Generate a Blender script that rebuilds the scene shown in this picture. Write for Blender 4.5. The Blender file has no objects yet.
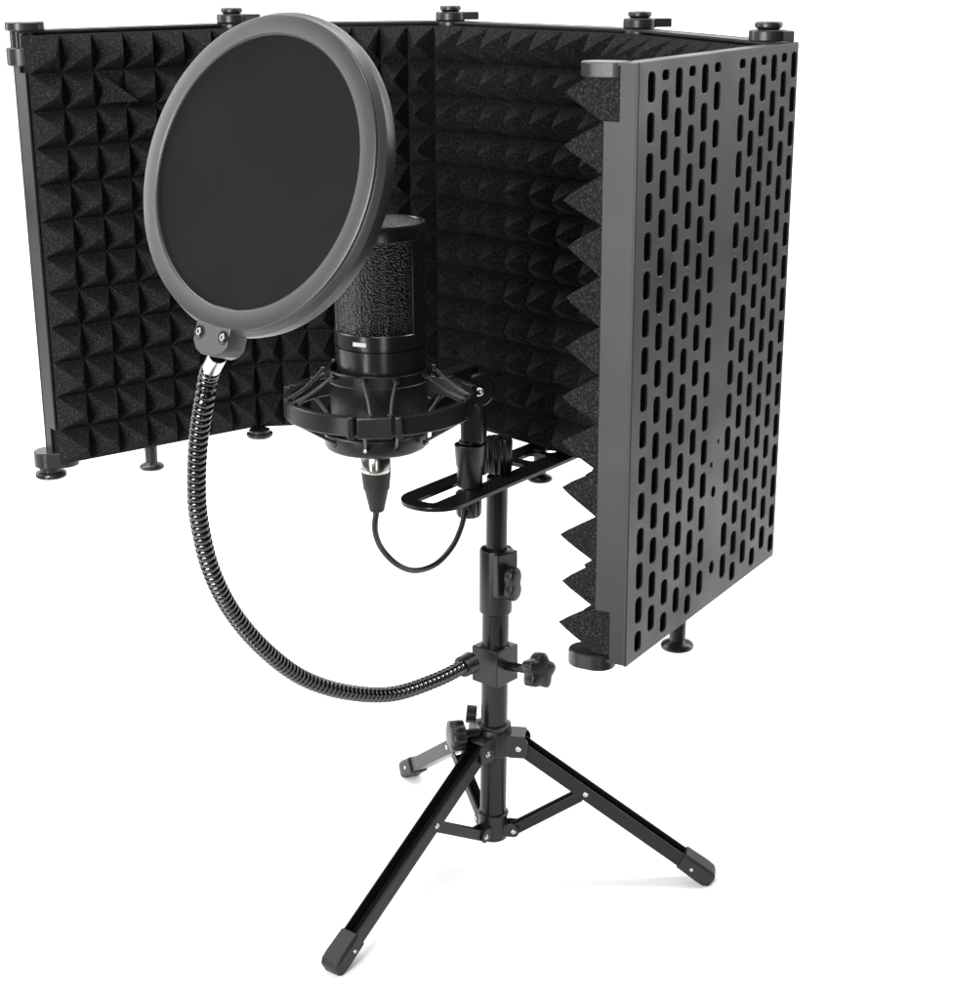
import bpy, bmesh, math, random
from mathutils import Vector, Matrix, noise
random.seed(5)
C = bpy.context.scene.collection
pi = math.pi; sin = math.sin; cos = math.cos; R = math.radians
V = Vector

# ------------------------------------------------------------------ camera
F = 1714.6; PITCH = R(17.853); ROLL = R(0.3284); CZ = 0.7048      # focal length in px of a 953 px wide frame
cd = bpy.data.cameras.new('camera'); cam = bpy.data.objects.new('camera', cd); C.objects.link(cam)
cd.sensor_fit = 'HORIZONTAL'; cd.sensor_width = 36; cd.lens = 36 * F / 953
cd.clip_start = .02; cd.clip_end = 60
cam.matrix_world = Matrix.Translation((0, 0, CZ)) @ Matrix.Rotation(pi/2 - PITCH, 4, 'X') @ Matrix.Rotation(-ROLL, 4, 'Z')
bpy.context.scene.camera = cam
def ray(u, v):
    a = u - 476.5; b = 500 - v
    X = a*cos(ROLL) + b*sin(ROLL); Y = -a*sin(ROLL) + b*cos(ROLL)
    c, s = cos(PITCH), sin(PITCH); up = Y/F
    return V((X/F, c + s*up, -s + c*up))
def A(u, v, Y):                                   # survey: the point seen at u,v that lies Y metres in front
    r = ray(u, v); p = r*(Y/r.y); p.z += CZ; return p
def AZ(u, v, z):
    r = ray(u, v); p = r*((z-CZ)/r.z); p.z += CZ; return p

# ------------------------------------------------------------------ materials
def mat(name, col, rough=.5, metal=0, spec=.5, bump=0, scale=400, coat=0, var=0, rvar=0, bscale2=None):
    m = bpy.data.materials.new(name); m.use_nodes = True; nt = m.node_tree; b = nt.nodes['Principled BSDF']
    if not hasattr(col, '__len__'): col = (col, col*1.0, col*1.01)
    b.inputs['Base Color'].default_value = (*col, 1); b.inputs['Roughness'].default_value = rough
    b.inputs['Metallic'].default_value = metal; b.inputs['Specular IOR Level'].default_value = spec
    b.inputs['Coat Weight'].default_value = coat; b.inputs['Coat Roughness'].default_value = .15
    tc = nt.nodes.new('ShaderNodeTexCoord')
    if bump:
        n = nt.nodes.new('ShaderNodeTexNoise'); n.inputs['Scale'].default_value = scale; n.inputs['Detail'].default_value = 3
        nt.links.new(tc.outputs['Object'], n.inputs['Vector'])
        bp = nt.nodes.new('ShaderNodeBump'); bp.inputs['Strength'].default_value = bump; bp.inputs['Distance'].default_value = .001
        nt.links.new(n.outputs['Fac'], bp.inputs['Height']); nt.links.new(bp.outputs['Normal'], b.inputs['Normal'])
    if var or rvar:
        n2 = nt.nodes.new('ShaderNodeTexNoise'); n2.inputs['Scale'].default_value = bscale2 or 22; n2.inputs['Detail'].default_value = 5
        nt.links.new(tc.outputs['Object'], n2.inputs['Vector'])
        if var:
            mr = nt.nodes.new('ShaderNodeMapRange'); mr.inputs['From Min'].default_value = .3; mr.inputs['From Max'].default_value = .7
            mr.inputs['To Min'].default_value = 1-var; mr.inputs['To Max'].default_value = 1+var
            nt.links.new(n2.outputs['Fac'], mr.inputs['Value'])
            mx = nt.nodes.new('ShaderNodeVectorMath'); mx.operation = 'SCALE'; mx.inputs[0].default_value = col
            nt.links.new(mr.outputs['Result'], mx.inputs['Scale']); nt.links.new(mx.outputs['Vector'], b.inputs['Base Color'])
        if rvar:
            mr = nt.nodes.new('ShaderNodeMapRange'); mr.inputs['From Min'].default_value = .3; mr.inputs['From Max'].default_value = .7
            mr.inputs['To Min'].default_value = rough-rvar; mr.inputs['To Max'].default_value = rough+rvar
            nt.links.new(n2.outputs['Fac'], mr.inputs['Value']); nt.links.new(mr.outputs['Result'], b.inputs['Roughness'])
    return m
M = {}
M['panel'] = mat('powder_coated_steel', .024, .38, spec=.36, bump=.03, scale=900, var=.22, rvar=.10)
M['black'] = mat('black_painted_metal', .007, .24, spec=.3, bump=.06, scale=1200, rvar=.05)
M['leg'] = mat('satin_black_steel', .008, .3, spec=.25, bump=.12, scale=1400, rvar=.05)
M['plastic'] = mat('black_moulded_plastic', .010, .28, spec=.36, bump=.15, scale=1500, rvar=.05)
M['rubber'] = mat('black_rubber', .011, .5, spec=.35, bump=.2, scale=1300)
M['hinge'] = mat('hinge_metal', .018, .3, spec=.5, bump=.08, scale=900, rvar=.05)
M['screw'] = mat('zinc_screw', .22, .3, metal=1)
M['chrome'] = mat('bright_steel', .5, .2, metal=1)
M['rivet'] = mat('rivet_steel', .55, .25, metal=1)
M['nickel'] = mat('warm_nickel', (.50, .48, .42), .22, metal=1, rvar=.04)
M['mic'] = mat('anodised_black', .013, .24, spec=.75, bump=.05, scale=1500, rvar=.05)
M['ringgrey'] = mat('satin_grey_plastic', .036, .34, spec=.5, bump=.12, scale=1500, var=.05)
M['goose'] = mat('black_chrome', .075, .13, metal=1)
M['badge'] = mat('badge_silver', .85, .35)
M['cable'] = mat('black_cable', .010, .35, spec=.45)
M['elastic'] = mat('black_elastic', .014, .32, spec=.6, bump=.3, scale=1500)
M['floor'] = mat('white_seamless', .93, .9, spec=.1)
M['studio'] = mat('added_dark_floor', .04, .6, bump=.2, scale=60, var=.3)

# foam: open cell, with small specks of bright and dark pores
def foam_mat():
    m = mat('charcoal_foam', .03, 1, spec=.0); nt = m.node_tree; b = nt.nodes['Principled BSDF']
    b.inputs['Sheen Weight'].default_value = 0.0
    tc = nt.nodes.new('ShaderNodeTexCoord')
    v = nt.nodes.new('ShaderNodeTexVoronoi'); v.inputs['Scale'].default_value = 950
    n = nt.nodes.new('ShaderNodeTexNoise'); n.inputs['Scale'].default_value = 850; n.inputs['Detail'].default_value = 3
    for q in (v, n): nt.links.new(tc.outputs['Object'], q.inputs['Vector'])
    cr = nt.nodes.new('ShaderNodeValToRGB'); e = cr.color_ramp.elements
    e[0].position = .35; e[0].color = (.010, .010, .010, 1); e[1].position = .74; e[1].color = (.055, .055, .0535, 1)
    k = cr.color_ramp.elements.new(.56); k.color = (.019, .019, .0187, 1)
    nt.links.new(n.outputs['Fac'], cr.inputs['Fac']); nt.links.new(cr.outputs['Color'], b.inputs['Base Color'])
    ad = nt.nodes.new('ShaderNodeMath'); ad.operation = 'ADD'
    nt.links.new(v.outputs['Distance'], ad.inputs[0]); nt.links.new(n.outputs['Fac'], ad.inputs[1])
    bp = nt.nodes.new('ShaderNodeBump'); bp.inputs['Strength'].default_value = .35; bp.inputs['Distance'].default_value = .0005
    nt.links.new(ad.outputs[0], bp.inputs['Height']); nt.links.new(bp.outputs['Normal'], b.inputs['Normal'])
    return m
M['foam'] = foam_mat()
def grille_mat():
    m = mat('crimped_wire_mesh', .01, .22, metal=.0, spec=.55); nt = m.node_tree; b = nt.nodes['Principled BSDF']
    tc = nt.nodes.new('ShaderNodeTexCoord')
    v = nt.nodes.new('ShaderNodeTexVoronoi'); v.inputs['Scale'].default_value = 520; v.inputs['Randomness'].default_value = .75
    mp = nt.nodes.new('ShaderNodeMapping'); mp.inputs['Scale'].default_value = (1, 1, 1.25)
    nt.links.new(tc.outputs['Object'], mp.inputs['Vector']); nt.links.new(mp.outputs['Vector'], v.inputs['Vector'])
    cr = nt.nodes.new('ShaderNodeValToRGB'); e = cr.color_ramp.elements
    e[0].position = .12; e[0].color = (.06, .06, .058, 1); e[1].position = .40; e[1].color = (.002, .004, .004, 1)
    nt.links.new(v.outputs['Distance'], cr.inputs['Fac']); nt.links.new(cr.outputs['Color'], b.inputs['Base Color'])
    bp = nt.nodes.new('ShaderNodeBump'); bp.invert = True; bp.inputs['Strength'].default_value = 1; bp.inputs['Distance'].default_value = .0012
    nt.links.new(v.outputs['Distance'], bp.inputs['Height']); nt.links.new(bp.outputs['Normal'], b.inputs['Normal'])
    return m
M['grille'] = grille_mat()
def screen_mat():
    m = mat('woven_nylon', .035, .95, spec=.03); nt = m.node_tree; b = nt.nodes['Principled BSDF']
    tc = nt.nodes.new('ShaderNodeTexCoord'); outs = []
    for d in ('X', 'Y'):
        w = nt.nodes.new('ShaderNodeTexWave'); w.bands_direction = d; w.inputs['Scale'].default_value = 420; w.inputs['Distortion'].default_value = .6
        nt.links.new(tc.outputs['Object'], w.inputs['Vector']); outs.append(w)
    a = nt.nodes.new('ShaderNodeMath'); a.operation = 'MULTIPLY'
    nt.links.new(outs[0].outputs['Fac'], a.inputs[0]); nt.links.new(outs[1].outputs['Fac'], a.inputs[1])
    n = nt.nodes.new('ShaderNodeTexNoise'); n.inputs['Scale'].default_value = 14; n.inputs['Detail'].default_value = 6
    nt.links.new(tc.outputs['Object'], n.inputs['Vector'])
    mr = nt.nodes.new('ShaderNodeMapRange'); mr.inputs['From Min'].default_value=.3; mr.inputs['From Max'].default_value=.7
    mr.inputs['To Min'].default_value = .009; mr.inputs['To Max'].default_value = .012
    nt.links.new(n.outputs['Fac'], mr.inputs['Value'])
    cr = nt.nodes.new('ShaderNodeMath'); cr.operation = 'MULTIPLY_ADD'; cr.inputs[1].default_value = .007
    nt.links.new(a.outputs[0], cr.inputs[0]); nt.links.new(mr.outputs['Result'], cr.inputs[2])
    nt.links.new(cr.outputs[0], b.inputs['Base Color'])
    return m
M['screen'] = screen_mat()

# ------------------------------------------------------------------ mesh helpers
def frame(z, up=V((0, 0, 1))):
    z = z.normalized()
    if abs(z.dot(up)) > .98: up = V((0, 1, 0))
    x = up.cross(z).normalized(); y = z.cross(x)
    return x, y, z
def new(): return bmesh.new()
def obj(name, bm, m, parent=None, smooth=True, bevel=0, seg=2, angle=35):
    bmesh.ops.remove_doubles(bm, verts=bm.verts, dist=1e-6)
    bmesh.ops.recalc_face_normals(bm, faces=bm.faces)
    me = bpy.data.meshes.new(name); bm.to_mesh(me); bm.free()
    me.materials.append(m); o = bpy.data.objects.new(name, me); C.objects.link(o)
    if parent:
        o.parent = parent
    for p in me.polygons: p.use_smooth = smooth
    if smooth:
        me.set_sharp_from_angle(angle=R(angle))
    if bevel:
        b = o.modifiers.new('edge', 'BEVEL'); b.width = bevel; b.segments = seg; b.limit_method = 'ANGLE'; b.angle_limit = R(40)
        b.harden_normals = False
    return o
def thing(name, label, cat, group=None):
    o = bpy.data.objects.new(name, None); C.objects.link(o); o['label'] = label; o['category'] = cat
    o.empty_display_size = .02
    if group: o['group'] = group
    return o
def tag(o, label, cat, group=None):
    o['label'] = label; o['category'] = cat
    if group: o['group'] = group
    return o
def box(bm, c, h, ax=None):           # centre, half sizes, axes
    x, y, z = ax or (V((1,0,0)), V((0,1,0)), V((0,0,1)))
    vs = [bm.verts.new(c + x*(h[0]*i) + y*(h[1]*j) + z*(h[2]*k)) for i in (-1,1) for j in (-1,1) for k in (-1,1)]
    for f in ((0,1,3,2),(4,6,7,5),(0,4,5,1),(2,3,7,6),(0,2,6,4),(1,5,7,3)): bm.faces.new([vs[i] for i in f])
def loft(bm, rings, close=True, caps=True):
    rv = [[bm.verts.new(p) for p in r] for r in rings]; n = len(rings[0])
    for a, b in zip(rv, rv[1:]):
        for i in range(n if close else n-1):
            j = (i+1) % n; bm.faces.new((a[i], a[j], b[j], b[i]))
    if caps and close:
        bm.faces.new(list(reversed(rv[0]))); bm.faces.new(rv[-1])
def lathe(bm, p0, axis, prof, n=48, up=V((0,0,1)), caps=True, lobes=0, amp=0, th0=0):   # prof = [(dist along axis, radius)]
    x, y, z = frame(axis, up)
    rings = []
    for d, r in prof:
        rings.append([p0 + z*d + x*(rr(r, lobes, amp, th0+2*pi*i/n)*cos(th0+2*pi*i/n)) + y*(rr(r, lobes, amp, th0+2*pi*i/n)*sin(th0+2*pi*i/n)) for i in range(n)])
    loft(bm, rings, caps=caps)
def rr(r, lobes, amp, t): return r if not lobes else r*(1 + amp*cos(lobes*t))
def cyl(bm, a, b, r0, r1=None, n=32, ch=.0004):
    r1 = r0 if r1 is None else r1; L = (b-a).length; ch = min(ch, L*.3, r0*.4)
    lathe(bm, a, b-a, [(0, r0-ch), (ch, r0), (L-ch, r1), (L, r1-ch)], n)
def tube(bm, pts, r, n=12, caps=True):          # sweep with parallel transport
    pts = [V(p) for p in pts]; rings = []; x = None
    for i, p in enumerate(pts):
        t = (pts[min(i+1, len(pts)-1)] - pts[max(i-1, 0)]).normalized()
        if x is None: x, y, _ = frame(t)
        x = (x - t*x.dot(t)).normalized(); y = t.cross(x)
        q = r(i) if callable(r) else r
        rings.append([p + x*(q*cos(2*pi*k/n)) + y*(q*sin(2*pi*k/n)) for k in range(n)])
    loft(bm, rings, caps=caps)
def catmull(P, step=.001):
    P = [V(p) for p in P]; Q = [P[0]*2-P[1]] + P + [P[-1]*2-P[-2]]; out = []
    for i in range(1, len(Q)-2):
        n = max(2, int((Q[i+1]-Q[i]).length/step))
        for k in range(n):
            t = k/n; a, b, c, d = Q[i-1], Q[i], Q[i+1], Q[i+2]
            out.append(.5*((2*b) + (c-a)*t + (2*a-5*b+4*c-d)*t*t + (3*b-a-3*c+d)*t**3))
    out.append(P[-1]); return out
def resample(pts, step):
    out = [pts[0]]; acc = 0
    for a, b in zip(pts, pts[1:]):
        L = (b-a).length; d = step-acc
        while d <= L:
            out.append(a.lerp(b, d/L)); d += step
        acc = L-(d-step)
    return out
def plate(name, outer, holes, thick, m, parent, mtx, bev=.0003):     # flat plate with holes, cut from one sheet
    cu = bpy.data.curves.new(name, 'CURVE'); cu.dimensions = '2D'; cu.fill_mode = 'BOTH'
    cu.extrude = thick/2 - bev; cu.bevel_depth = bev; cu.bevel_resolution = 1; cu.offset = -bev
    for loop in [outer] + holes:
        s = cu.splines.new('POLY'); s.points.add(len(loop)-1); s.use_cyclic_u = True
        for i, p in enumerate(loop): s.points[i].co = (p[0], p[1], 0, 1)
    t = bpy.data.objects.new('tmp', cu); C.objects.link(t)
    dg = bpy.context.evaluated_depsgraph_get(); dg.update()
    me = bpy.data.meshes.new_from_object(t.evaluated_get(dg)); me.name = name
    bpy.data.objects.remove(t); bpy.data.curves.remove(cu)
    me.transform(mtx); me.materials.clear(); me.materials.append(m)
    return me
def rect_loop(x0, x1, y0, y1, r, n=5):
    out = []
    for cx, cy, a0 in ((x1-r, y1-r, 0), (x0+r, y1-r, pi/2), (x0+r, y0+r, pi), (x1-r, y0+r, 1.5*pi)):
        for k in range(n+1):
            a = a0 + k/n*pi/2; out.append((cx + r*cos(a), cy + r*sin(a)))
    return out

# ------------------------------------------------------------------ setting
bm = new()                                   # white paper sweep, rolled down a backdrop and out over the added dark floor
prof = [(.74, .002), (1.1, .002), (1.8, .002)] + [(1.8 + .9*sin(a), .902 - .9*cos(a)) for a in [R(k*6) for k in range(1, 16)]] + [(2.7, 3.0)]
rows = [[bm.verts.new((x, y, z)) for x in (-1.6, -.8, 0, .8, 1.6)] for y, z in prof]
for a, b in zip(rows, rows[1:]):
    for i in range(4): bm.faces.new((a[i], a[i+1], b[i+1], b[i]))
g = obj('backdrop', bm, M['floor'], angle=180); g['kind'] = 'structure'
bm = new(); q = [bm.verts.new(p) for p in ((-5, -4, -.002), (5, -4, -.002), (5, 5, -.002), (-5, 5, -.002))]; bm.faces.new(q)
g = obj('floor', bm, M['studio'], angle=180); g['kind'] = 'structure'  # dark floor out of frame, added to darken reflections in the black parts

# ------------------------------------------------------------------ isolation shield
ZT = .6511; ZB = .3311; HH = ZT-ZB
P = [V((-.3286, 1.2588, 0)), V((-.1862, 1.3693, 0)), V((-.0184, 1.3917, 0)), V((.1172, 1.2381, 0)), V((.1909, 1.0405, 0)), V((.0805, .8606, 0))]
shield = thing('isolation_shield', 'five panel curved sound shield with pyramid foam lining and slotted steel outside, atop the tripod', 'microphone isolation shield')
W0 = .211; FD = .019
def panel_meshes():
    holes = []
    cols = [.0145 + .0161*k for k in range(6)] + [.1285 + .0152*k for k in range(6)]
    hw = .0038
    for i, cx in enumerate(cols):
        ph = 0 if i % 2 == 0 else .0098
        if i >= 6: ph = .0098 - ph
        z = HH - .0052 + ph
        while z > .0075:
            t = min(z, HH-.0052); b = z - .0149; b2 = max(b, .0048)
            if t - b2 > .0024: holes.append(rect_loop(cx-hw, cx+hw, b2, t, min(hw*.8, (t-b2)*.45), 6))
            z -= .0199
    for cx, cz, r in ((.1105, .0705, .0034), (.1120, .0230, .0040), (.1060, .0880, .0017), (.1150, .1000, .0013)): holes.append([(cx+r*.8*cos(2*pi*k/20), cz+r*sin(2*pi*k/20)) for k in range(20)])
    mx = Matrix(((1,0,0,0),(0,0,-1,.0008),(0,1,0,0),(0,0,0,1)))      # plate x -> x, plate y -> z
    face = plate('face', rect_loop(0, W0, 0, HH, .0012, 3), holes, .0018, M['panel'], None, mx, .0005)
    bm = new(); bm.from_mesh(face); t = .0007
    def b(x0, x1, y0, y1, z0, z1): box(bm, V(((x0+x1)/2, (y0+y1)/2, (z0+z1)/2)), ((x1-x0)/2, (y1-y0)/2, (z1-z0)/2))
    b(.0008, W0-.0008, .0014, .012, HH-.0018, HH-.0004)    # top lip
    b(.0008, W0-.0008, .0014, .012, .0004, .0018)          # bottom lip
    for x0 in (.0004, W0-.0018):                            # stepped side lips, notched near the hinge plates
        b(x0, x0+.0014, .0014, .0102, .0006, HH-.0006)
        b(x0, x0+.0014, .0102, FD, .030, HH-.029)
    bm2 = bm
    return bm2
pb = panel_meshes()
panels = []
p0 = obj('panel', pb, M['panel'], shield, smooth=False)
for i in range(5):
    o = p0 if i == 0 else p0.copy()
    if i: C.objects.link(o); o.parent = shield
    d = P[i+1]-P[i]; w = d.length
    ax = math.atan2(d.y, d.x)
    # local +y must be the inner side: inner normal is to the right of the travel direction, so mirror by running the panel backwards
    o.location = P[i+1] + V((0, 0, ZB)); o.rotation_euler = (0, 0, ax+pi); o.scale = (w/W0, 1, 1)
    panels.append(o)

# inner path of the foam
def inward(d): d = d.normalized(); return V((d.y, -d.x, 0))
def offset_path(off, fils):
    segs = []
    for a, b in zip(P, P[1:]):
        n = inward(b-a); segs.append((a+n*off, b+n*off))
    pts = []
    e0 = (P[1]-P[0]).normalized(); e1 = (P[5]-P[4]).normalized()
    pts.append(segs[0][0] + e0*.003)
    for (a, b), (c, d), fil in zip(segs, segs[1:], fils):
        u = (b-a).normalized(); w = (d-c).normalized()
        cr = u.x*w.y-u.y*w.x; t = ((c.x-a.x)*w.y-(c.y-a.y)*w.x)/cr; I = a+u*t
        ang = u.angle(w); tl = fil*math.tan(ang/2); s = I-u*tl; e = I+w*tl
        cen = s + inward(u)*fil
        for k in range(17):
            f = k/16*ang; v = s-cen; pts.append(cen + V((v.x*cos(-f)-v.y*sin(-f), v.x*sin(-f)+v.y*cos(-f), 0)))
    pts.append(segs[-1][1] - e1*.0030)
    return pts
def foam():
    path = offset_path(.0205, (.08, .085, .08, .05))
    L = [0]
    for a, b in zip(path, path[1:]): L.append(L[-1]+(b-a).length)
    tot = L[-1]; SUB = 8; kn = [0]
    for k in range(1, 5): kn.append(L[1 + 17*(k-1) + 8])
    kn.append(tot); kc = [0, 7, 14, 21, 28, 35.5]; ncol = 35.5
    def smap(c):
        for k in range(5):
            if c <= kc[k+1]: return kn[k] + (kn[k+1]-kn[k])*(c-kc[k])/(kc[k+1]-kc[k])
        return tot
    NS = int(ncol*SUB); NZ = 12*SUB; z0 = ZB+.0035; z1 = ZT-.0035
    def at(s):
        s = max(0, min(tot, s)); i = 0
        while i < len(L)-2 and L[i+1] < s: i += 1
        a, b = path[i], path[i+1]; f = (s-L[i])/(L[i+1]-L[i]); return a.lerp(b, f)
    def nrm(s):
        d = at(min(tot, s+.003)) - at(max(0, s-.003)); return inward(d)
    amp = {}; skew = {}
    bm = new(); G = []; B = []
    for i in range(NS+1):
        s = smap(i/SUB); p = at(s); n = nrm(s); row = []
        for j in range(NZ+1):
            u = (i/SUB) % 1; v = (j/SUB) % 1; ci, cj = i//SUB, j//SUB
            k = (ci, cj)
            if k not in amp: amp[k] = 1 + random.uniform(-.10, .05)
            q = 1 - max(abs(2*u-1), abs(2*v-1)); sk = skew.setdefault(k, (random.uniform(-.0016, .0016), random.uniform(-.0013, .0013)))
            q = q*(1 - .06*q**8)                       # soft tip
            h = .0235*q*amp[k]
            if (ci, cj) == (2, 10): h *= .5
            z = z0 + (z1-z0)*j/NZ
            jit = noise.noise(V((s*420, z*420, 0)))*.00025 if 0 < j < NZ else 0
            row.append(bm.verts.new(V((p.x, p.y, z)) + n*(h+jit) + V((n.y, -n.x, 0))*(sk[0]*q) + V((0, 0, sk[1]*q + noise.noise(V((s*300, z*300, 5)))*.0002))))
        G.append(row)
        tb = 1e9
        for q0, q1 in zip(P, P[1:]):
            nk = inward(q1-q0); den = n.dot(nk)
            if den > .2: tb = min(tb, ((p-q0).dot(nk) - .0040)/den)
        bk = p - n*min(tb, .05)
        B.append([bm.verts.new(V((bk.x, bk.y, z0 + (z1-z0)*j/NZ))) for j in range(NZ+1)])
    for i in range(NS):
        for j in range(NZ):
            a, b, c, d = G[i][j], G[i+1][j], G[i+1][j+1], G[i][j+1]
            if ((i % SUB) < SUB/2) == ((j % SUB) < SUB/2): bm.faces.new((a, b, c)); bm.faces.new((a, c, d))
            else: bm.faces.new((a, b, d)); bm.faces.new((b, c, d))
        bm.faces.new((B[i][0], B[i+1][0], G[i+1][0], G[i][0])); bm.faces.new((B[i][NZ], G[i][NZ], G[i+1][NZ], B[i+1][NZ]))
        bm.faces.new([B[i][0], B[i][NZ], B[i+1][NZ], B[i+1][0]])
    for i in (0, NS):
        for j in range(NZ): bm.faces.new((B[i][j], B[i][j+1], G[i][j+1], G[i][j]))
    return obj('foam_lining', bm, M['foam'], shield, smooth=True, angle=26)
foam()
# torn corner of foam standing up on the left panel
d0 = (P[1]-P[0]).normalized(); n0 = inward(d0)
c = P[0] + d0*.068 + n0*.030; c.z = ZT-.049
bm = new(); t1 = [c + d0*-.012 + V((0,0,.016)) , c + d0*-.016 + V((0,0,-.003)) - n0*.003, c + d0*.009 + n0*.010 + V((0,0,-.002))]
loft(bm, [t1, [q - n0*.0035 + d0*.001 for q in t1]]); obj('foam_flap', bm, M['foam'], shield, bevel=.0003)

# hinges on the upper rim
for k in (1, 2, 3, 4):
    u = (P[k]-P[k-1]).normalized(); w = (P[k+1]-P[k]).normalized(); nn = (inward(u)+inward(w)).normalized()
    c = P[k] + nn*(.012 if k < 4 else .017) + V(({1: -.003, 2: .0045, 3: .008, 4: -.001}[k], 0, 0)); c.z = ZT
    bm = new()
    if k < 4:
        lathe(bm, c + V((0,0,-.0075)), V((0,0,1)), [(0,.0078),(.001,.0098),(.0065,.0104),(.0072,.0102),(.0074,.0108),(.008,.0115),(.0135,.0115),(.0142,.0109)], 40)
    else:
        lathe(bm, c + V((0,0,.0004)), V((0,0,1)), [(0,.0108),(.0006,.0115),(.006,.0115),(.0066,.0109)], 40)
    tz = ZT + (.0036 if k < 4 else .0035)
    dd = V((1, .12, 0)).normalized() if k < 4 else V((1, -.1, 0)).normalized()
    box(bm, V((c.x, c.y, tz)) + dd*(.013 if k < 4 else .0070), (.0085 if k < 4 else .0075, .0055 if k < 4 else .008, .0029), (dd, V((-dd.y, dd.x, 0)), V((0,0,1))))
    h = obj('hinge', bm, M['hinge'], shield, bevel=.0005)
    bm = new(); zz = .0068 if k < 4 else .0072
    lathe(bm, V((c.x, c.y, ZT+zz-.0002)), V((0,0,1)), [(0,.0058),(.0008,.0072),(.0018,.0082),(.0036,.0082),(.0044,.0076),(.0047,.006),(.0045,.003)], 36)
    obj('screw_cap', bm, M['hinge'], h)
# lower hinge discs
for k in (1, 3):
    u = (P[k]-P[k-1]).normalized(); w = (P[k+1]-P[k]).normalized(); nn = (inward(u)+inward(w)).normalized()
    c = P[k] + nn*.026; c.z = ZB
    bm = new(); lathe(bm, c, V((0,0,-1)), [(-.002,.0085),(.0005,.0085),(.001,.0108),(.003,.0108),(.0048,.0088),(.0054,.005)], 36)
    obj('hinge_foot', bm, M['hinge'], shield)
# pegs under every second panel
for (u_, v_) in ((152, 467), (540, 479), (677, 646)):
    c = AZ(u_, v_, ZB-.022); c.z = ZB
    bm = new(); lathe(bm, c, V((0,0,-1)), [(-.003,.0052),(0,.0052),(.0175,.0048),(.0185,.0062),(.0195,.0088),(.0208,.0098),(.0222,.0098),(.0230,.0090),(.0233,.006)], 36)
    obj('support_peg', bm, M['hinge'], shield)
# end plates at the free edges: stadium shaped tabs above and below
def stadium(a, b, r, n=14):
    d = (b-a).normalized(); s = V((-d.y, d.x, 0)); out = []
    for k in range(n+1): t = -pi/2 + pi*k/n; out.append(b + d*(r*cos(t)) + s*(r*sin(t)))
    for k in range(n+1): t = pi/2 + pi*k/n; out.append(a + d*(r*cos(t)) + s*(r*sin(t)))
    return out
def tab(name, a, b, r, z0, z1):
    bm = new(); s = stadium(a, b, r)
    ch = .0006; rings = []
    cen = (a+b)/2
    for z, k in ((z0, -ch), (z0+ch, 0), (z1-ch, 0), (z1, -ch)):
        s2 = stadium(a, b, r+k); rings.append([V((q.x, q.y, z)) for q in s2])
    loft(bm, rings); return obj(name, bm, M['hinge'], shield, angle=40)
dE = (P[4]-P[5]).normalized(); nE = V((-dE.y, dE.x, 0)) * 1
nE = inward(P[5]-P[4])
a = P[5] + dE*.009 + nE*.0175; b = P[5] + dE*.0085 + nE*.0265
tab('end_tab', a, b, .0088, ZT-.0080, ZT-.0004)
tab('end_tab', P[5] + dE*.009 + nE*.0215, P[5] + dE*.0085 + nE*.0285, .0100, ZB-.0062, ZB+.0026)
dA = (P[1]-P[0]).normalized(); nA = inward(dA)
qA = AZ(21, 24, ZT+.004); qA.z = 0; rA = AZ(31, 27, ZT); rA.z = 0
t = tab('end_tab', qA, P[0] + dA*.012 + nA*.004, .0115, ZT-.0005, ZT+.0055)
bm = new(); cyl(bm, V((qA.x, qA.y, ZT-.0125)), V((qA.x, qA.y, ZT+.001)), .0086); obj('hinge_barrel', bm, M['plastic'], t)
t = tab('end_tab', qA, P[0] + dA*.006 + nA*.004, .0110, ZT-.0245, ZT-.0120)
for dz in (-.023, -.033):
    bm = new(); cc = P[0] + dA*.010 + nA*.019; cc.z = ZT+dz
    lathe(bm, cc, nA, [(0,.0016),(.0008,.0016),(.0014,.001),(.0015,.0004)], 16); obj('end_screw', bm, M['rivet'], t)
# bracket strip the screws sit in
bm = new(); cc = P[0] + dA*.0085 + nA*.0125; cc.z = ZT-.028; box(bm, cc, (.003,.006,.014), (dA, nA, V((0,0,1)))); obj('screw_bracket', bm, M['plastic'], t, bevel=.0006)
c = P[0] + dA*.010 + nA*.010
qB = AZ(50, 459, ZB+.004); qB.z = 0
t = tab('end_tab', qB, P[0] + dA*.010 + nA*.008, .0118, ZB-.001, ZB+.011)
bm = new(); lathe(bm, V((qB.x, qB.y, ZB-.001)), V((0,0,-1)), [(0,.0085),(.004,.0085),(.0048,.0112),(.0058,.0118),(.0080,.0118),(.0088,.0108)], 40); obj('end_foot', bm, M['hinge'], t)

# slotted mounting bar under the middle panel
ba = V((.587, .809, 0)).normalized(); bb = V((ba.y, -ba.x, 0))
o2 = V((.0158, 1.2262, 0))
tipc = AZ(397, 502, ZB); tipc.z = 0
tipc = tipc + bb*((AZ(441, 514, ZB) - AZ(459, 473, ZB)).dot(bb)/2 + (AZ(459, 473, ZB)-tipc).dot(bb)) + ba*-.003
BZ = ZB - .0005
Lb = .20; hwid = .0245
outer = []
for x, y, r, a0 in ((Lb-.004, hwid-.004, .004, 0), (.0235, hwid-.0235, .0235, pi/2), (.0235, -hwid+.0235, .0235, pi), (Lb-.004, -hwid+.004, .004, 1.5*pi)):
    for k in range(13):
        t = a0 + k/12*pi/2; outer.append((x + r*cos(t), y + r*sin(t)))
holes = [rect_loop(.0125, .128, -.0068, .0088, .0035), rect_loop(.139, .158, -.0068, .0088, .003), rect_loop(.166, .180, -.006, .006, .004)]
mx = Matrix(((ba.x, bb.x*-1, 0, tipc.x), (ba.y, bb.y*-1, 0, tipc.y), (0, 0, 1, BZ), (0,0,0,1)))
me = plate('mounting_bar', outer, holes, .0032, M['black'], None, mx, .0005)
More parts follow.
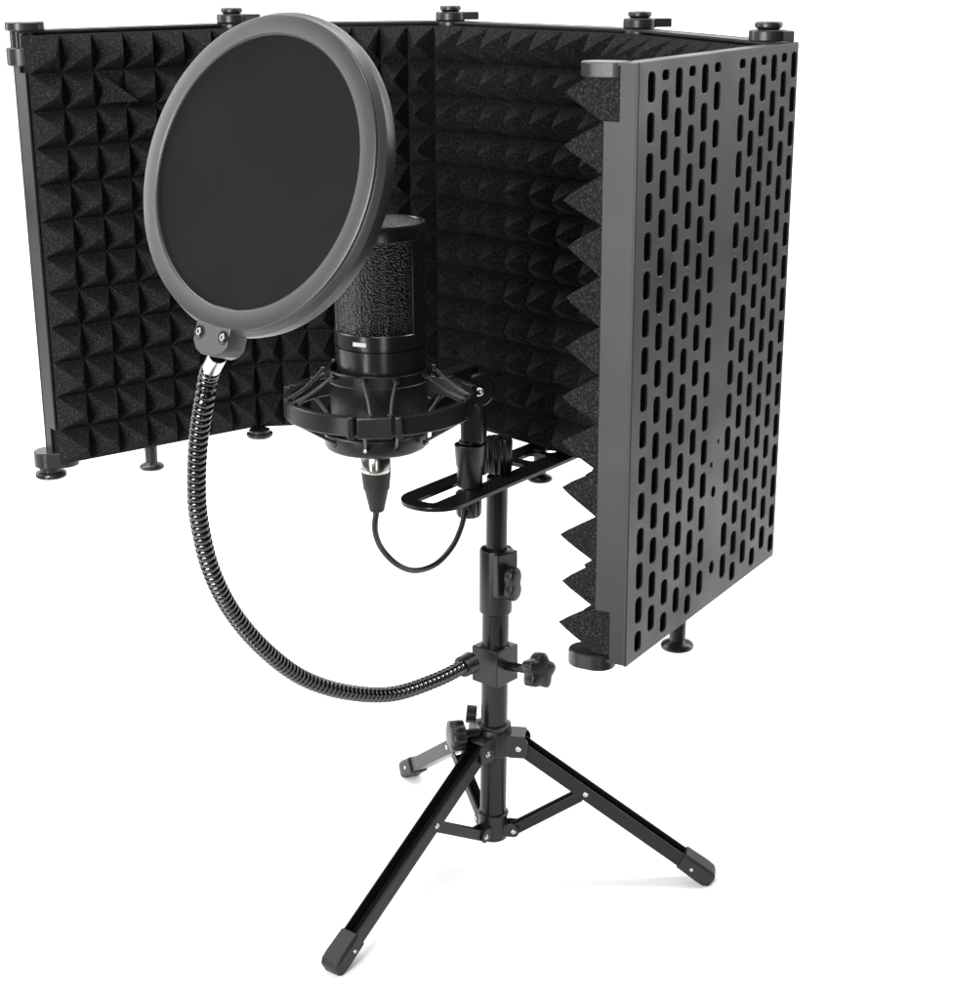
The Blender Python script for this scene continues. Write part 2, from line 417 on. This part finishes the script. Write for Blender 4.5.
o = bpy.data.objects.new('mounting_bar', me); C.objects.link(o); o.parent = shield
for p in me.polygons: p.use_smooth = False

# ------------------------------------------------------------------ tripod stand
tri = thing('tripod_stand', 'black desktop tripod with telescoping centre pole and three channel legs under the shield', 'tripod stand')
PT = V((.0157, 1.225, ZB)); PB = V((.0115, 1.225, .028)); ud = (PT-PB).normalized()
def pole(z): return PB + (PT-PB)*((z-PB.z)/(PT.z-PB.z))
def zof(v): return A(494, v, 1.225).z
bm = new(); cyl(bm, pole(zof(700)), pole(ZB-.002), .0081, n=48); obj('upper_tube', bm, M['black'], tri)
bm = new(); cyl(bm, pole(.030), pole(zof(612)), .0104, n=48); obj('lower_tube', bm, M['black'], tri)
# ribbed knob that locks the bar on the pole
kc = pole(ZB+.0012)
bm = new(); lathe(bm, kc, V((0,0,1)), [(0,.0085),(.001,.0100),(.0245,.0106),(.0262,.0100),(.0266,.0070),(.0262,.004)], 112, lobes=14, amp=.075); k = obj('ribbed_knob', bm, M['plastic'], tri, angle=60)
bm = new(); cyl(bm, kc+V((0,0,.026)), kc+V((0,0,.0275)), .0028); obj('bolt_end', bm, M['black'], k)
# height collar: round sleeve with a block on its upper half
zc1 = zof(548); zc0 = zof(612)
bm = new()
lathe(bm, pole(zc0), ud, [(0,.0108),(.0005,.0118),(.0014,.0126),(zc1-zc0-.0014,.0129),(zc1-zc0-.0003,.0124),(zc1-zc0,.0112),(zc1-zc0-.004,.0098)], 56)
col = obj('height_collar', bm, M['plastic'], tri, angle=40)
dr = V((.64, -.77, 0)).normalized(); dl = V((-.77, -.64, 0))
bm = new(); L = (zc1-zc0)
box(bm, pole(zc0+L*.66) + dr*.0070 - dl*.000, (.0066, .0100, L*.33), (dr, dl, V((0,0,1)))); obj('collar_block', bm, M['plastic'], col, bevel=.0009, seg=3)
def knob(name, c, ax, r, L, m, par, lobes=5, amp=.16, th0=0, n=90):
    bm = new(); lathe(bm, c, ax, [(0,r*.72),(.0008,r*.93),(.0018,r),(L-.0018,r),(L-.0008,r*.93),(L,r*.72),(L+.0002,r*.3)], n, lobes=lobes, amp=amp, th0=th0)
    return obj(name, bm, m, par, angle=50)
kd = V((.93, -.35, 0)).normalized()
kc2 = pole(zof(577)) + dr*.0155
knob('wing_knob', kc2 + V((-.001,0,0)), V((.78,-.62,0)), .0096, .0088, M['plastic'], col, lobes=2, amp=-.40, th0=0)
# hub
zh = zof(742); 
bm = new(); lathe(bm, pole(zof(752)), ud, [(0,.0128),(.001,.0138),(.020,.0138),(.0225,.0128),(.0235,.0134),(.0250,.0134),(.0258,.0122)], 48)
hub = obj('hub', bm, M['plastic'], tri, angle=40)
zl = zof(826)
bm = new(); lathe(bm, pole(zl)-ud*.009, ud, [(0,.0104),(.0008,.0114),(.0205,.0114),(.0210,.0122),(.0225,.0124),(.0232,.0116)], 48)
low = obj('lower_collar', bm, M['plastic'], tri, angle=40)
def channel(bm, a, b, w, h, t, up):     # U profile, open on the up side
    d = (b-a).normalized(); s = up.cross(d).normalized(); u = d.cross(s)
    if u.dot(up) < 0: u = -u
    prof = [(-w, h), (-w, 0), (w, 0), (w, h), (w-t, h), (w-t, t), (-w+t, t), (-w+t, h)]
    loft(bm, [[p + s*x + u*(y-h/2) for x, y in prof] for p in (a, b)])
    return d, s, u
def lugplate(bm, c, out, s, L, H_, t, r):
    pr = rect_loop(-L, L, -H_, H_, r, 5)
    loft(bm, [[c + out*x + V((0,0,y)) + s*q for x, y in [(x*k, y*k) for x, y in pr]] for q, k in ((-t, .95), (-t*.6, 1), (t*.6, 1), (t, .95))])
def rivet(c, ax, par, r=.0022):
    bm = new(); x, y, z = frame(ax)
    lathe(bm, c - z*.0006, ax, [(0, r), (.0012, r), (.0016, r*.85), (.0016, r*.55), (.0009, r*.45)], 20)
    obj('rivet', bm, M['rivet'], par)
GZ = 0.0
feet = [AZ(338, 964, .006), AZ(702, 876, .006), AZ(411, 772, .006)]
hubp = [pole(.1)]*3
for k, fpt in enumerate(feet):
    base = pole(zh); out = (V((fpt.x, fpt.y, 0)) - V((base.x, base.y, 0))); Lh = out.length; out.normalize()
    side = V((-out.y, out.x, 0))
    top = V((base.x, base.y, base.z-.0005)) + out*.0215
    end = V((fpt.x, fpt.y, .0105))
    up = (V((0,0,1)) - out*.0)
    bm = new(); d, s, u = channel(bm, top - (end-top).normalized()*.006, end, .0068, .0115, .0014, V((0,0,1)))
    leg = obj('leg', bm, M['leg'], tri, smooth=False, bevel=.0005)
    # clevis lug of the hub
    bm = new()
    for sg in (-1, 1):
        c = base + out*.0185 + s*(sg*.0083)
        lugplate(bm, c + V((0,0,.0005)), out, s, .0095, .0088, .0010, .0055)
    box(bm, base + out*.0170 + V((0,0,.0095)), (.0080, .0092, .0009), (out, s, V((0,0,1))))
    obj('lug', bm, M['plastic'], hub, angle=30)
    for sg in (-1, 1): rivet(top + s*(sg*.0094) + d*-.001, s*sg, hub, .0024)
    # foot cap: tapered sleeve
    dd = (end-top).normalized(); bm = new(); rings = []
    uu = u
    for q, hw, hl, hu in ((-.020, .0086, .0070, .0074), (-.0005, .0090, .0074, .0078), (.006, .0086, .0074, .0074), (.0092, .0078, .0066, .0050), (.0100, .0062, .0052, .0030)):
        ce = end + dd*q
        rings.append([ce + s*(hw*x) + uu*((hu if y > 0 else -hl)*abs(y)) for x, y in ((-1,-.7),(-.8,-1),(.8,-1),(1,-.7),(1,.7),(.8,1),(-.8,1),(-1,.7))])
    loft(bm, rings); cap = obj('foot_cap', bm, M['rubber'], leg, bevel=.0006, angle=30)
    for sg in (-1, 1): rivet(end - dd*.010 + s*(sg*.0088), s*sg, cap, .0016)
    # brace from the lower collar to the leg
    tt = .36 if k != 1 else .36
    mid = top.lerp(end, tt); lo = pole(zl) + out*.0175
    bm = new(); channel(bm, lo, mid - u*.002 - (mid-lo).normalized()*.0045, .0046, .0085, .0010, V((0,0,1))); obj('brace', bm, M['leg'], tri, smooth=False, bevel=.0005)
    for sg in (-1, 1): rivet(mid + s*(sg*.0070), s*sg, leg)
    bm = new()
    for sg in (-1, 1): lugplate(bm, pole(zl) + out*.0150 + s*(sg*.0056), out, s, .0066, .0052, .0008, .0040)
    lg = obj('lug', bm, M['plastic'], low, angle=30)
    for sg in (-1, 1): rivet(lo + s*(sg*.0064), s*sg, low, .0021)
# lock knob behind the hub, pointing left
kb = pole(zof(727)) + V((-.012, -.010, 0))
ka = V((-.95, -.30, .02)).normalized()
bm = new(); cyl(bm, kb, kb + ka*.014, .004); s_ = obj('lock_screw', bm, M['plastic'], tri)
knob('ribbed_knob', kb + ka*.0120, ka, .0118, .0125, M['plastic'], s_, lobes=8, amp=.06, n=96)
kb2 = pole(zof(722)) + V((-.014, .012, .001)); bm = new(); cyl(bm, kb2, kb2 + V((-.008,0,.001)), .0072); obj('clamp_ear', bm, M['plastic'], hub)

# ------------------------------------------------------------------ pop filter
pop = thing('pop_filter', 'round grey rimmed pop filter with dark mesh on a ribbed gooseneck clamped to the pole', 'pop filter')
pc = V((-.1191, .93, CZ-.11402)); pn = V((-.59084, -.74249, .31562)); PR = .0855
px_ = pn.cross(V((0,0,1))).normalized()*-1; py_ = pn.cross(px_).normalized()
if py_.z < 0: py_ = -py_
Mp = Matrix((( px_.x, py_.x, pn.x, pc.x), (px_.y, py_.y, pn.y, pc.y), (px_.z, py_.z, pn.z, pc.z), (0,0,0,1)))
def pop_obj(name, bm, m, parent, **k):
    o = obj(name, bm, m, parent, **k); o.matrix_local = Mp if parent == pop else Matrix(); return o
RI = PR - .0112
bm = new(); prof = [(RI, -.001), (RI+.0005, -.0003), (RI+.001, 0), (PR-.0012, 0), (PR-.0003,-.0004), (PR, -.0012), (PR-.0008, -.0017), (PR+.0002, -.0022), (PR+.0008,-.0030), (PR+.0026,-.0060), (PR+.0028,-.0100), (PR+.0018,-.0140),(PR-.0005,-.0165),(PR-.005,-.0178),(RI+.001,-.0175),(RI,-.0165)]
N = 160
rv = [[bm.verts.new((r*cos(2*pi*i/N), r*sin(2*pi*i/N), z)) for r, z in prof] for i in range(N)]
for i in range(N):
    a, b = rv[i], rv[(i+1) % N]
    for j in range(len(prof)): k = (j+1) % len(prof); bm.faces.new((a[j], a[k], b[k], b[j]))
ring = pop_obj('rim', bm, M['ringgrey'], pop, angle=28)
bm = new(); lathe(bm, V((0,0,-.0050)), V((0,0,1)), [(0, RI+.001), (.0012, RI+.001)], 96); pop_obj('mesh_screen', bm, M['screen'], pop)
# tab with two screws, lower left of the rim (found from the picture)
def in_pop(u, v):
    r = ray(u, v); o_ = V((0,0,CZ)); t = (pc-o_).dot(pn)/r.dot(pn); q = o_ + r*t - pc; return V((q.dot(px_), q.dot(py_), 0))
s1 = in_pop(199.5, 331.5); s2 = in_pop(223, 337.5)
mid = (s1+s2)/2; tdir = mid.normalized(); tside = V((-tdir.y, tdir.x, 0))
if (s2-s1).dot(tside) < 0: tside = -tside
tside = (s2-s1).normalized(); tdir = V((tside.y, -tside.x, 0))
if tdir.dot(mid) < 0: tdir = -tdir
hw_ = .0135
def tabring(z, k):
    out = []
    for x, y in ((-hw_-.003, -.016), (-hw_, -.008), (-hw_, .005), (-hw_+.0035, .0095), (-hw_+.008, .0115), (hw_-.008, .0115), (hw_-.0035, .0095), (hw_, .005), (hw_, -.008), (hw_+.003, -.016)):
        out.append(mid + tside*(x*(1+k)) + tdir*(y*(1+k)) + V((0,0,z)))
    return out
bm = new(); loft(bm, [tabring(-.0145, -.04), tabring(-.0135, 0), tabring(-.0010, 0), tabring(-.0002, -.04)]); pop_obj('tab', bm, M['ringgrey'], pop, bevel=.0004)
for s in (s1, s2):
    bm = new(); lathe(bm, s + V((0,0,-.001)), V((0,0,1)), [(0,.0040),(.0010,.0040),(.0011,.0036),(.0009,.0030)], 32); sc = pop_obj('screw_recess', bm, M['black'], pop)
    bm = new(); lathe(bm, s + V((0,0,.0000)), V((0,0,1)), [(0,.0022),(.0006,.0022),(.0010,.0018),(.0010,.0010),(.0002,.0008)], 24, lobes=0); so = pop_obj('screw', bm, M['screw'], sc)
# gooseneck
tp = Mp @ (mid + tdir*.010 + V((0,0,-.0085)))
ys = [(204.5,400,.945),(199,435,.955),(196.5,480,.965),(199,520,.975),(211,570,.99),(233,613,1.015),(265,650,1.045),(303,678,1.078),(346,692,1.11),(392,694,1.145),(436,680,1.178),(468,664,1.205)]
gp = [tp, A(209,375,.941)] + [A(*q) for q in ys]
path = resample(catmull(gp, .0004), .0046/10)
def grad(i):
    j = i % 10
    if i < 50: return .0048
    return .0058 - .0012*abs((j-4.5)/4.5)**3.2
bm = new(); tube(bm, path, grad, 20); gn = obj('gooseneck', bm, M['goose'], pop, angle=50)
bm = new(); tube(bm, path[:46], .0053, 24); obj('neck_ferrule', bm, M['chrome'], pop)
# clamp on the pole
cz = zof(662); cl = pole(cz)
bm = new()
fl = V((-.66, -.75, 0)).normalized(); fr = V((.75, -.66, 0)).normalized()
Hc = .0148
box(bm, cl, (.0128, .0128, Hc), (fl, fr, V((0,0,1))))
cb = obj('clamp', bm, M['plastic'], pop, bevel=.0011, seg=3)
bm = new(); cyl(bm, cl + V((0,0,Hc-.002)), cl + V((0,0,Hc+.0009)), .0120, n=40); obj('clamp_ring', bm, M['black'], cb)
e_ = path[-1]; bm = new(); dd = (path[-1]-path[-12]).normalized(); cyl(bm, e_ - dd*.007, e_ + dd*.004, .0082, .0088); obj('neck_socket', bm, M['plastic'], cb)
kp = A(540, 671, 1.190); ks = cl + fr*.012; ka = (kp-ks).normalized()
bm = new(); cyl(bm, ks, kp, .0036); sc = obj('clamp_screw', bm, M['black'], cb)
knob('lobed_knob', kp - ka*.008, ka, .0125, .0125, M['plastic'], sc, lobes=5, amp=.13, th0=.5, n=100)

# ------------------------------------------------------------------ microphone
mic = thing('microphone', 'black side address condenser microphone with wire mesh grille, upright behind the pop filter', 'microphone')
MX, MY = -.0618, 1.10; MR = .0306
def mz(v): return A(381, v, MY-MR).z
mc = lambda z: V((MX - (mz(225)-z)*.012, MY, z))
UZ = V((0,0,1))
z_top = A(381, 222, MY).z; z_w1 = mz(244); z_w0 = mz(338); z_seam = mz(352.5); z_low = mz(440)
def mlathe(name, prof, m, par=mic, n=72, angle=35, c=V((MX, MY, 0))):
    bm = new(); lathe(bm, c, UZ, prof, n); return obj(name, bm, m, par, angle=angle)
mlathe('grille', [(z_w0-.001, MR-.0022), (z_top-.001, MR-.0022), (z_top+.0012, MR-.006), (z_top+.0024, MR-.014), (z_top+.0028, MR-.024)], M['grille'])
mlathe('body', [(z_low, MR-.006), (z_low+.001, MR-.0042), (z_low+.018, MR-.0030), (z_seam-.0012, MR-.0004), (z_seam-.0006, MR-.0016), (z_seam+.0002, MR-.0016), (z_seam+.0008, MR), (z_w0, MR), (z_w0+.0004, MR-.0004), (z_w0+.0004, MR-.0030)], M['mic'])
# top ring and two side pillars around the mesh windows
bm = new(); prof = [(z_w1, MR-.003), (z_w1, MR-.0004), (z_w1+.0004, MR), (z_top-.0006, MR), (z_top+.0008, MR-.0008), (z_top+.0008, MR-.0018), (z_top-.001, MR-.003)]
n = 72; rv = [[bm.verts.new((MX + r*cos(2*pi*i/n), MY + r*sin(2*pi*i/n), z)) for z, r in prof] for i in range(n)]
for i in range(n):
    a, b = rv[i], rv[(i+1) % n]
    for j in range(len(prof)): k = (j+1) % len(prof); bm.faces.new((a[j], a[k], b[k], b[j]))
fr_ = obj('grille_frame', bm, M['mic'], mic)
face = R(-90-27)          # azimuth of the front window
for sg in (0, pi):
    bm = new(); cen = face + pi/2 + sg; hwA = R(16.5); rings = []
    for i in range(13):
        t = cen - hwA + 2*hwA*i/12
        r_ = [(MR-.0035, z_w0-.0005), (MR, z_w0-.0005), (MR, z_w1+.0005), (MR-.0035, z_w1+.0005)]
        rings.append([V((MX + r*cos(t), MY + r*sin(t), z)) for r, z in r_])
    loft(bm, rings); obj('side_pillar', bm, M['mic'], fr_, angle=30, bevel=.0004)
# small silver badge
bm = new(); rings = []
t0 = R(-90-32.5)
for i in range(9):
    t = t0 + R(17.5)*i/8; zb_ = mz(348)+ .000; 
    rings.append([V((MX + r*cos(t), MY + r*sin(t), z)) for r, z in ((MR-.0005, mz(347.6)), (MR+.0004, mz(347.6)), (MR+.0004, mz(343.6)), (MR-.0005, mz(343.6)))])
loft(bm, rings); obj('badge', bm, M['badge'], mic, angle=30)

# ------------------------------------------------------------------ shock mount
sm = thing('shock_mount', 'black ring shaped elastic shock mount cradling the microphone above the slotted bar', 'shock mount')
SX, SY = -.0640, 1.10
def fz(v, r): return A(379, v, SY-r).z
def hoop(name, r, z0, z1, t, m, par=sm, c=(SX, SY), a0=0, a1=2*pi, n=96):
    bm = new(); prof = [(r-t, z0+.0004), (r-t+.0005, z0), (r-.0007, z0), (r, z0+.0008), (r, z1-.0008), (r-.0007, z1), (r-t+.0005, z1), (r-t, z1-.0004)]
    full = abs(a1-a0-2*pi) < 1e-6; rv = []
    for i in range(n if full else n+1):
        a = a0 + (a1-a0)*i/n; rv.append([V((c[0]+rr_*cos(a), c[1]+rr_*sin(a), z)) for rr_, z in prof])
    if full: rv.append(rv[0])
    loft(bm, rv, caps=not full); return obj(name, bm, m, par, angle=32)
OR = .0630; oz1 = fz(418, OR); oz0 = fz(437.5, OR)
outer = hoop('outer_ring', OR, oz0, oz1, .0050, M['plastic'])
IR = .0344; iz1 = fz(378, IR); iz0 = fz(390.5, IR)
inner = hoop('upper_cradle', IR, iz0, iz1, .0030, M['plastic'])
mlathe('cradle_sleeve', [(fz(440,.0335)-.002, .0312), (iz0+.002, .0330), (iz0+.003, .0330)], M['plastic'], inner, c=V((SX,SY,0)))
LR = .0345; lz1 = fz(444, LR); lz0 = fz(461, LR)
lower = mlathe('lower_cradle', [(lz0-.0002, .0100), (lz0, LR-.004), (lz0+.0015, LR-.0012), (lz0+.004, LR), (lz1, LR), (lz1+.0008, LR-.0012), (lz1-.001, LR-.006),(lz1-.001,.02)], M['plastic'], sm, c=V((SX-.0025,SY,0)))
# elastic cords: hooks on the cradles, seats in the outer ring
def hook(c, ax, par, r=.0016):
    bm = new(); cyl(bm, c, c + ax*.003, r, n=14); obj('cord_peg', bm, M['plastic'], par)
def pt(r, az, z): return V((SX + r*cos(R(az)), SY + r*sin(R(az)), z))
zi = iz1 - .002
for base in (-90, -18, 54, 126, 198):
    b0 = base + 4
    pts = [pt(OR-.0020, b0-5, oz1-.0005), pt(IR+.0022, b0-13, zi), pt(IR+.0026, b0-14.5, zi+.0015), pt(IR+.0018, b0-16, zi-.001), pt(OR-.0045, b0-9, oz1-.001)]
    for seq in ([pt(OR-.0020, b0-6, oz1+.0004), pt((OR+IR)/2, b0-9, (oz1+zi)/2 - .0015), pt(IR+.0024, b0-17, zi)],
                [pt(OR-.0020, b0+6, oz1+.0004), pt((OR+IR)/2, b0+9, (oz1+zi)/2 - .0015), pt(IR+.0024, b0+17, zi)],
                [pt(OR-.0035, b0-10, oz0-.0003), pt(LR+.0012, b0-16, lz1-.003)],
                [pt(OR-.0035, b0+10, oz0-.0003), pt(LR+.0012, b0+16, lz1-.003)]):
        bm = new(); tube(bm, catmull(seq, .002) if len(seq) > 2 else seq, .0011, 10); obj('elastic_cord', bm, M['elastic'], sm)
    for sg in (-1, 1):
        q = pt(IR+.0004, b0+sg*17, zi); ax = (q-V((SX,SY,q.z))).normalized(); hook(q, ax, inner, .0023)
        q = pt(LR-.0004, b0+sg*16, lz1-.004); hook(q, ax, lower, .0019)
        q = pt(OR-.0022, b0+sg*6, oz1-.001); bm = new(); cyl(bm, q, q+V((0,0,.0024)), .0024, n=14); obj('cord_peg', bm, M['plastic'], outer)
    # bright tips on the lower cradle
    q = pt(LR+.0022, b0-16, lz1-.0045); bm = new(); ax = (q-V((SX,SY,q.z))).normalized(); lathe(bm, q, ax, [(0,.0014),(.0006,.0012),(.0009,.0005)], 12); obj('pin', bm, M['rivet'], lower)
# clip blocks of the outer ring, one on the front
for az in (-90+0.5, 30, 150):
    d = V((cos(R(az)), sin(R(az)), 0)); s = V((-d.y, d.x, 0)); c = V((SX, SY, (oz0+oz1)/2)) + d*(OR+.0002)
    bm = new(); box(bm, c, (.0026, .0112, (oz1-oz0)/2+.0004), (d, s, UZ)); obj('clip_block', bm, M['plastic'], outer, bevel=.0009, seg=3)
    for sg in (-1, 1): bm = new(); box(bm, c + s*(sg*.0152) - d*.0006, (.0026, .0022, (oz1-oz0)/2+.0008), (d, s, UZ)); obj('clip_rib', bm, M['plastic'], outer, bevel=.0009, seg=3)
# swivel arm to the bar
pX = A(470, 490, 1.190); pX = V((pX.x, pX.y, 0))
def on_post(v): return A(471, v, 1.190).z
jt = A(476, 386, 1.185)
rim_pt = V((SX, SY, oz0)) + (V((pX.x, pX.y, 0))-V((SX, SY, 0))).normalized()*OR
hd = (V((pX.x, pX.y, 0))-V((SX, SY, 0))).normalized(); hs = V((-hd.y, hd.x, 0))
bm = new(); st = V((SX, SY, oz0+.0035)) + hd*(OR-.002); en = V((pX.x, pX.y, oz0+.0035)); Lr = (en-st).length
box(bm, (st+en)/2, (Lr/2+.003, .0065, .0075), (hd, hs, UZ)); arm = obj('swivel_arm', bm, M['plastic'], sm, bevel=.0015, seg=3)
st = V((SX, SY, lz1-.001)) + hd*(LR-.004); en = V((pX.x, pX.y, lz1-.001)); bm = new(); box(bm, (st+en)/2, ((en-st).length/2, .0040, .0042), (hd, hs, UZ)); obj('lower_arm', bm, M['plastic'], sm, bevel=.001)
jz = A(476, 388, 1.190).z
bm = new(); box(bm, V((pX.x+.003, pX.y, (jz+on_post(440))/2)), (.0085, .0075, (jz-on_post(440))/2+.002), (V((.95,-.3,0)).normalized(), V((.3,.95,0)).normalized(), UZ)); post = obj('swivel_post', bm, M['plastic'], sm, bevel=.003, seg=3)
sa = V((.28, -.96, 0)).normalized()
jc = V((pX.x+.004, pX.y, jz))
bm = new(); cyl(bm, jc - sa*.0085, jc + sa*.0095, .0125, n=40, ch=.0015); jo = obj('swivel_joint', bm, M['plastic'], sm)
bm = new(); lathe(bm, jc + sa*.0094, sa, [(0,.0036),(.0010,.0036),(.0014,.0028),(.0008,.0018)], 20); obj('joint_screw', bm, M['rivet'], jo)
la = V((-.93, -.35, .1)).normalized(); knob('tension_knob', jc + la*.008 + V((0,.004,0)), la, .0088, .010, M['plastic'], sm, lobes=8, amp=.07, n=96)
# threaded cup through the slot
zc_ = on_post(446); zb2 = on_post(488)
bm = new(); lathe(bm, V((pX.x, pX.y, BZ+.0018)), UZ, [(0,.0088),(.0005,.0092),((zc_-BZ)*.45,.0093),((zc_-BZ)*.52,.0102),(zc_-BZ-.002,.0110),(zc_-BZ-.0005,.0113),(zc_-BZ,.0106),(zc_-BZ-.002,.0092)], 48); obj('threaded_cup', bm, M['plastic'], sm)
bm = new(); cyl(bm, V((pX.x, pX.y, on_post(440))), V((pX.x, pX.y, zc_-.003)), .0080); obj('cup_core', bm, M['black'], sm)
bm = new(); cyl(bm, V((pX.x, pX.y, BZ-.012)), V((pX.x, pX.y, BZ+.004)), .0062); obj('bar_bolt', bm, M['black'], sm)
nb = BZ-.0020
bm = new(); lathe(bm, V((pX.x-.001, pX.y, nb)), -UZ, [(0,.0075),(.001,.0092),(.017,.0088),(.0190,.0080),(.0193,.004)], 96, lobes=12, amp=.05); obj('lock_nut', bm, M['plastic'], sm, angle=60)

# ------------------------------------------------------------------ cable
cb_ = thing('microphone_cable', 'thin black cable looping from the connector under the microphone to behind the bar', 'cable')
CX = A(376, 470, SY)
def cylz(name, prof, m, par): bm = new(); lathe(bm, V((CX.x, CX.y, 0)), UZ, prof, 40); return obj(name, bm, m, par, angle=40)
zz = lambda v: A(377, v, SY-.010).z
plug = cylz('plug', [(zz(494.5), .0070), (zz(493), .0088), (zz(478), .0099), (zz(475.5), .0099), (zz(475), .0090)], M['rubber'], cb_)
cylz('plug_sleeve', [(zz(476), .0094), (zz(475), .0099), (zz(472), .0100), (zz(471.6), .0094), (zz(471), .0094), (zz(470.6), .0100), (zz(460), .0098), (zz(458), .0090)], M['nickel'], plug)
bm = new(); lathe(bm, V((CX.x, CX.y, zz(516))), UZ, [(0,.0040),(.0008,.0050),(.003,.0054),(zz(496)-zz(516),.0078),(zz(493)-zz(516),.0080)], 40); obj('strain_relief', bm, M['rubber'], plug, angle=40)
cpts = [V((CX.x, CX.y, zz(512))), A(375,530,1.10), A(382,549,1.105), A(398,565,1.112), A(416,570.5,1.128), A(436,564,1.145), A(452,547,1.160), A(461,528,1.172), A(465,512,1.182), A(469,500,1.19)]
bm = new(); tube(bm, catmull(cpts, .002), .0021, 12); obj('cord', bm, M['cable'], cb_)

# ------------------------------------------------------------------ light
w = bpy.data.worlds.new('World'); bpy.context.scene.world = w; w.use_nodes = True
bg = w.node_tree.nodes['Background']; bg.inputs['Color'].default_value = (1, 1, 1, 1); bg.inputs['Strength'].default_value = .08
def area(name, loc, target, sx, sy, power):
    l = bpy.data.lights.new(name, 'AREA'); l.shape = 'RECTANGLE'; l.size = sx; l.size_y = sy; l.energy = power
    o = bpy.data.objects.new(name, l); C.objects.link(o); o.location = loc
    o.rotation_euler = (V(target)-V(loc)).to_track_quat('-Z', 'Y').to_euler(); return o
area('key_softbox', (-.56, -.05, .86), (0, 1.15, .45), .42, .46, 20)
area('side_strip', (-1.75, .82, 1.15), (-.1, .95, .55), .36, .8, 8)
area('left_softbox', (-.74, .26, .42), (-.12, 1.02, .42), .13, .8, 5.2)
area('low_softbox', (.12, -.12, .32), (0, 1.1, .30), .14, .6, 1.3)
area('overhead_softbox', (-.15, 1.25, 1.75), (0, 1.3, .4), 1.0, .5, 9)
area('floor_strip_left', (-1.35, 1.65, 1.05), (-.1, 1.5, 0), .35, 1.7, 16)
area('floor_strip_right', (1.35, 1.65, 1.05), (.1, 1.5, 0), .35, 1.7, 16)
area('backdrop_lamp', (0, 1.7, 2.4), (0, 2.2, 0), 3.0, .4, 40)

sc = bpy.context.scene
sc.view_settings.view_transform = 'Standard'; sc.view_settings.look = 'None'; sc.view_settings.exposure = 0; sc.view_settings.gamma = 1
sc.cycles.use_denoising = True
sc.cycles.max_bounces = 8
sc.cycles.caustics_reflective = False; sc.cycles.caustics_refractive = False
bpy.context.view_layer.update()
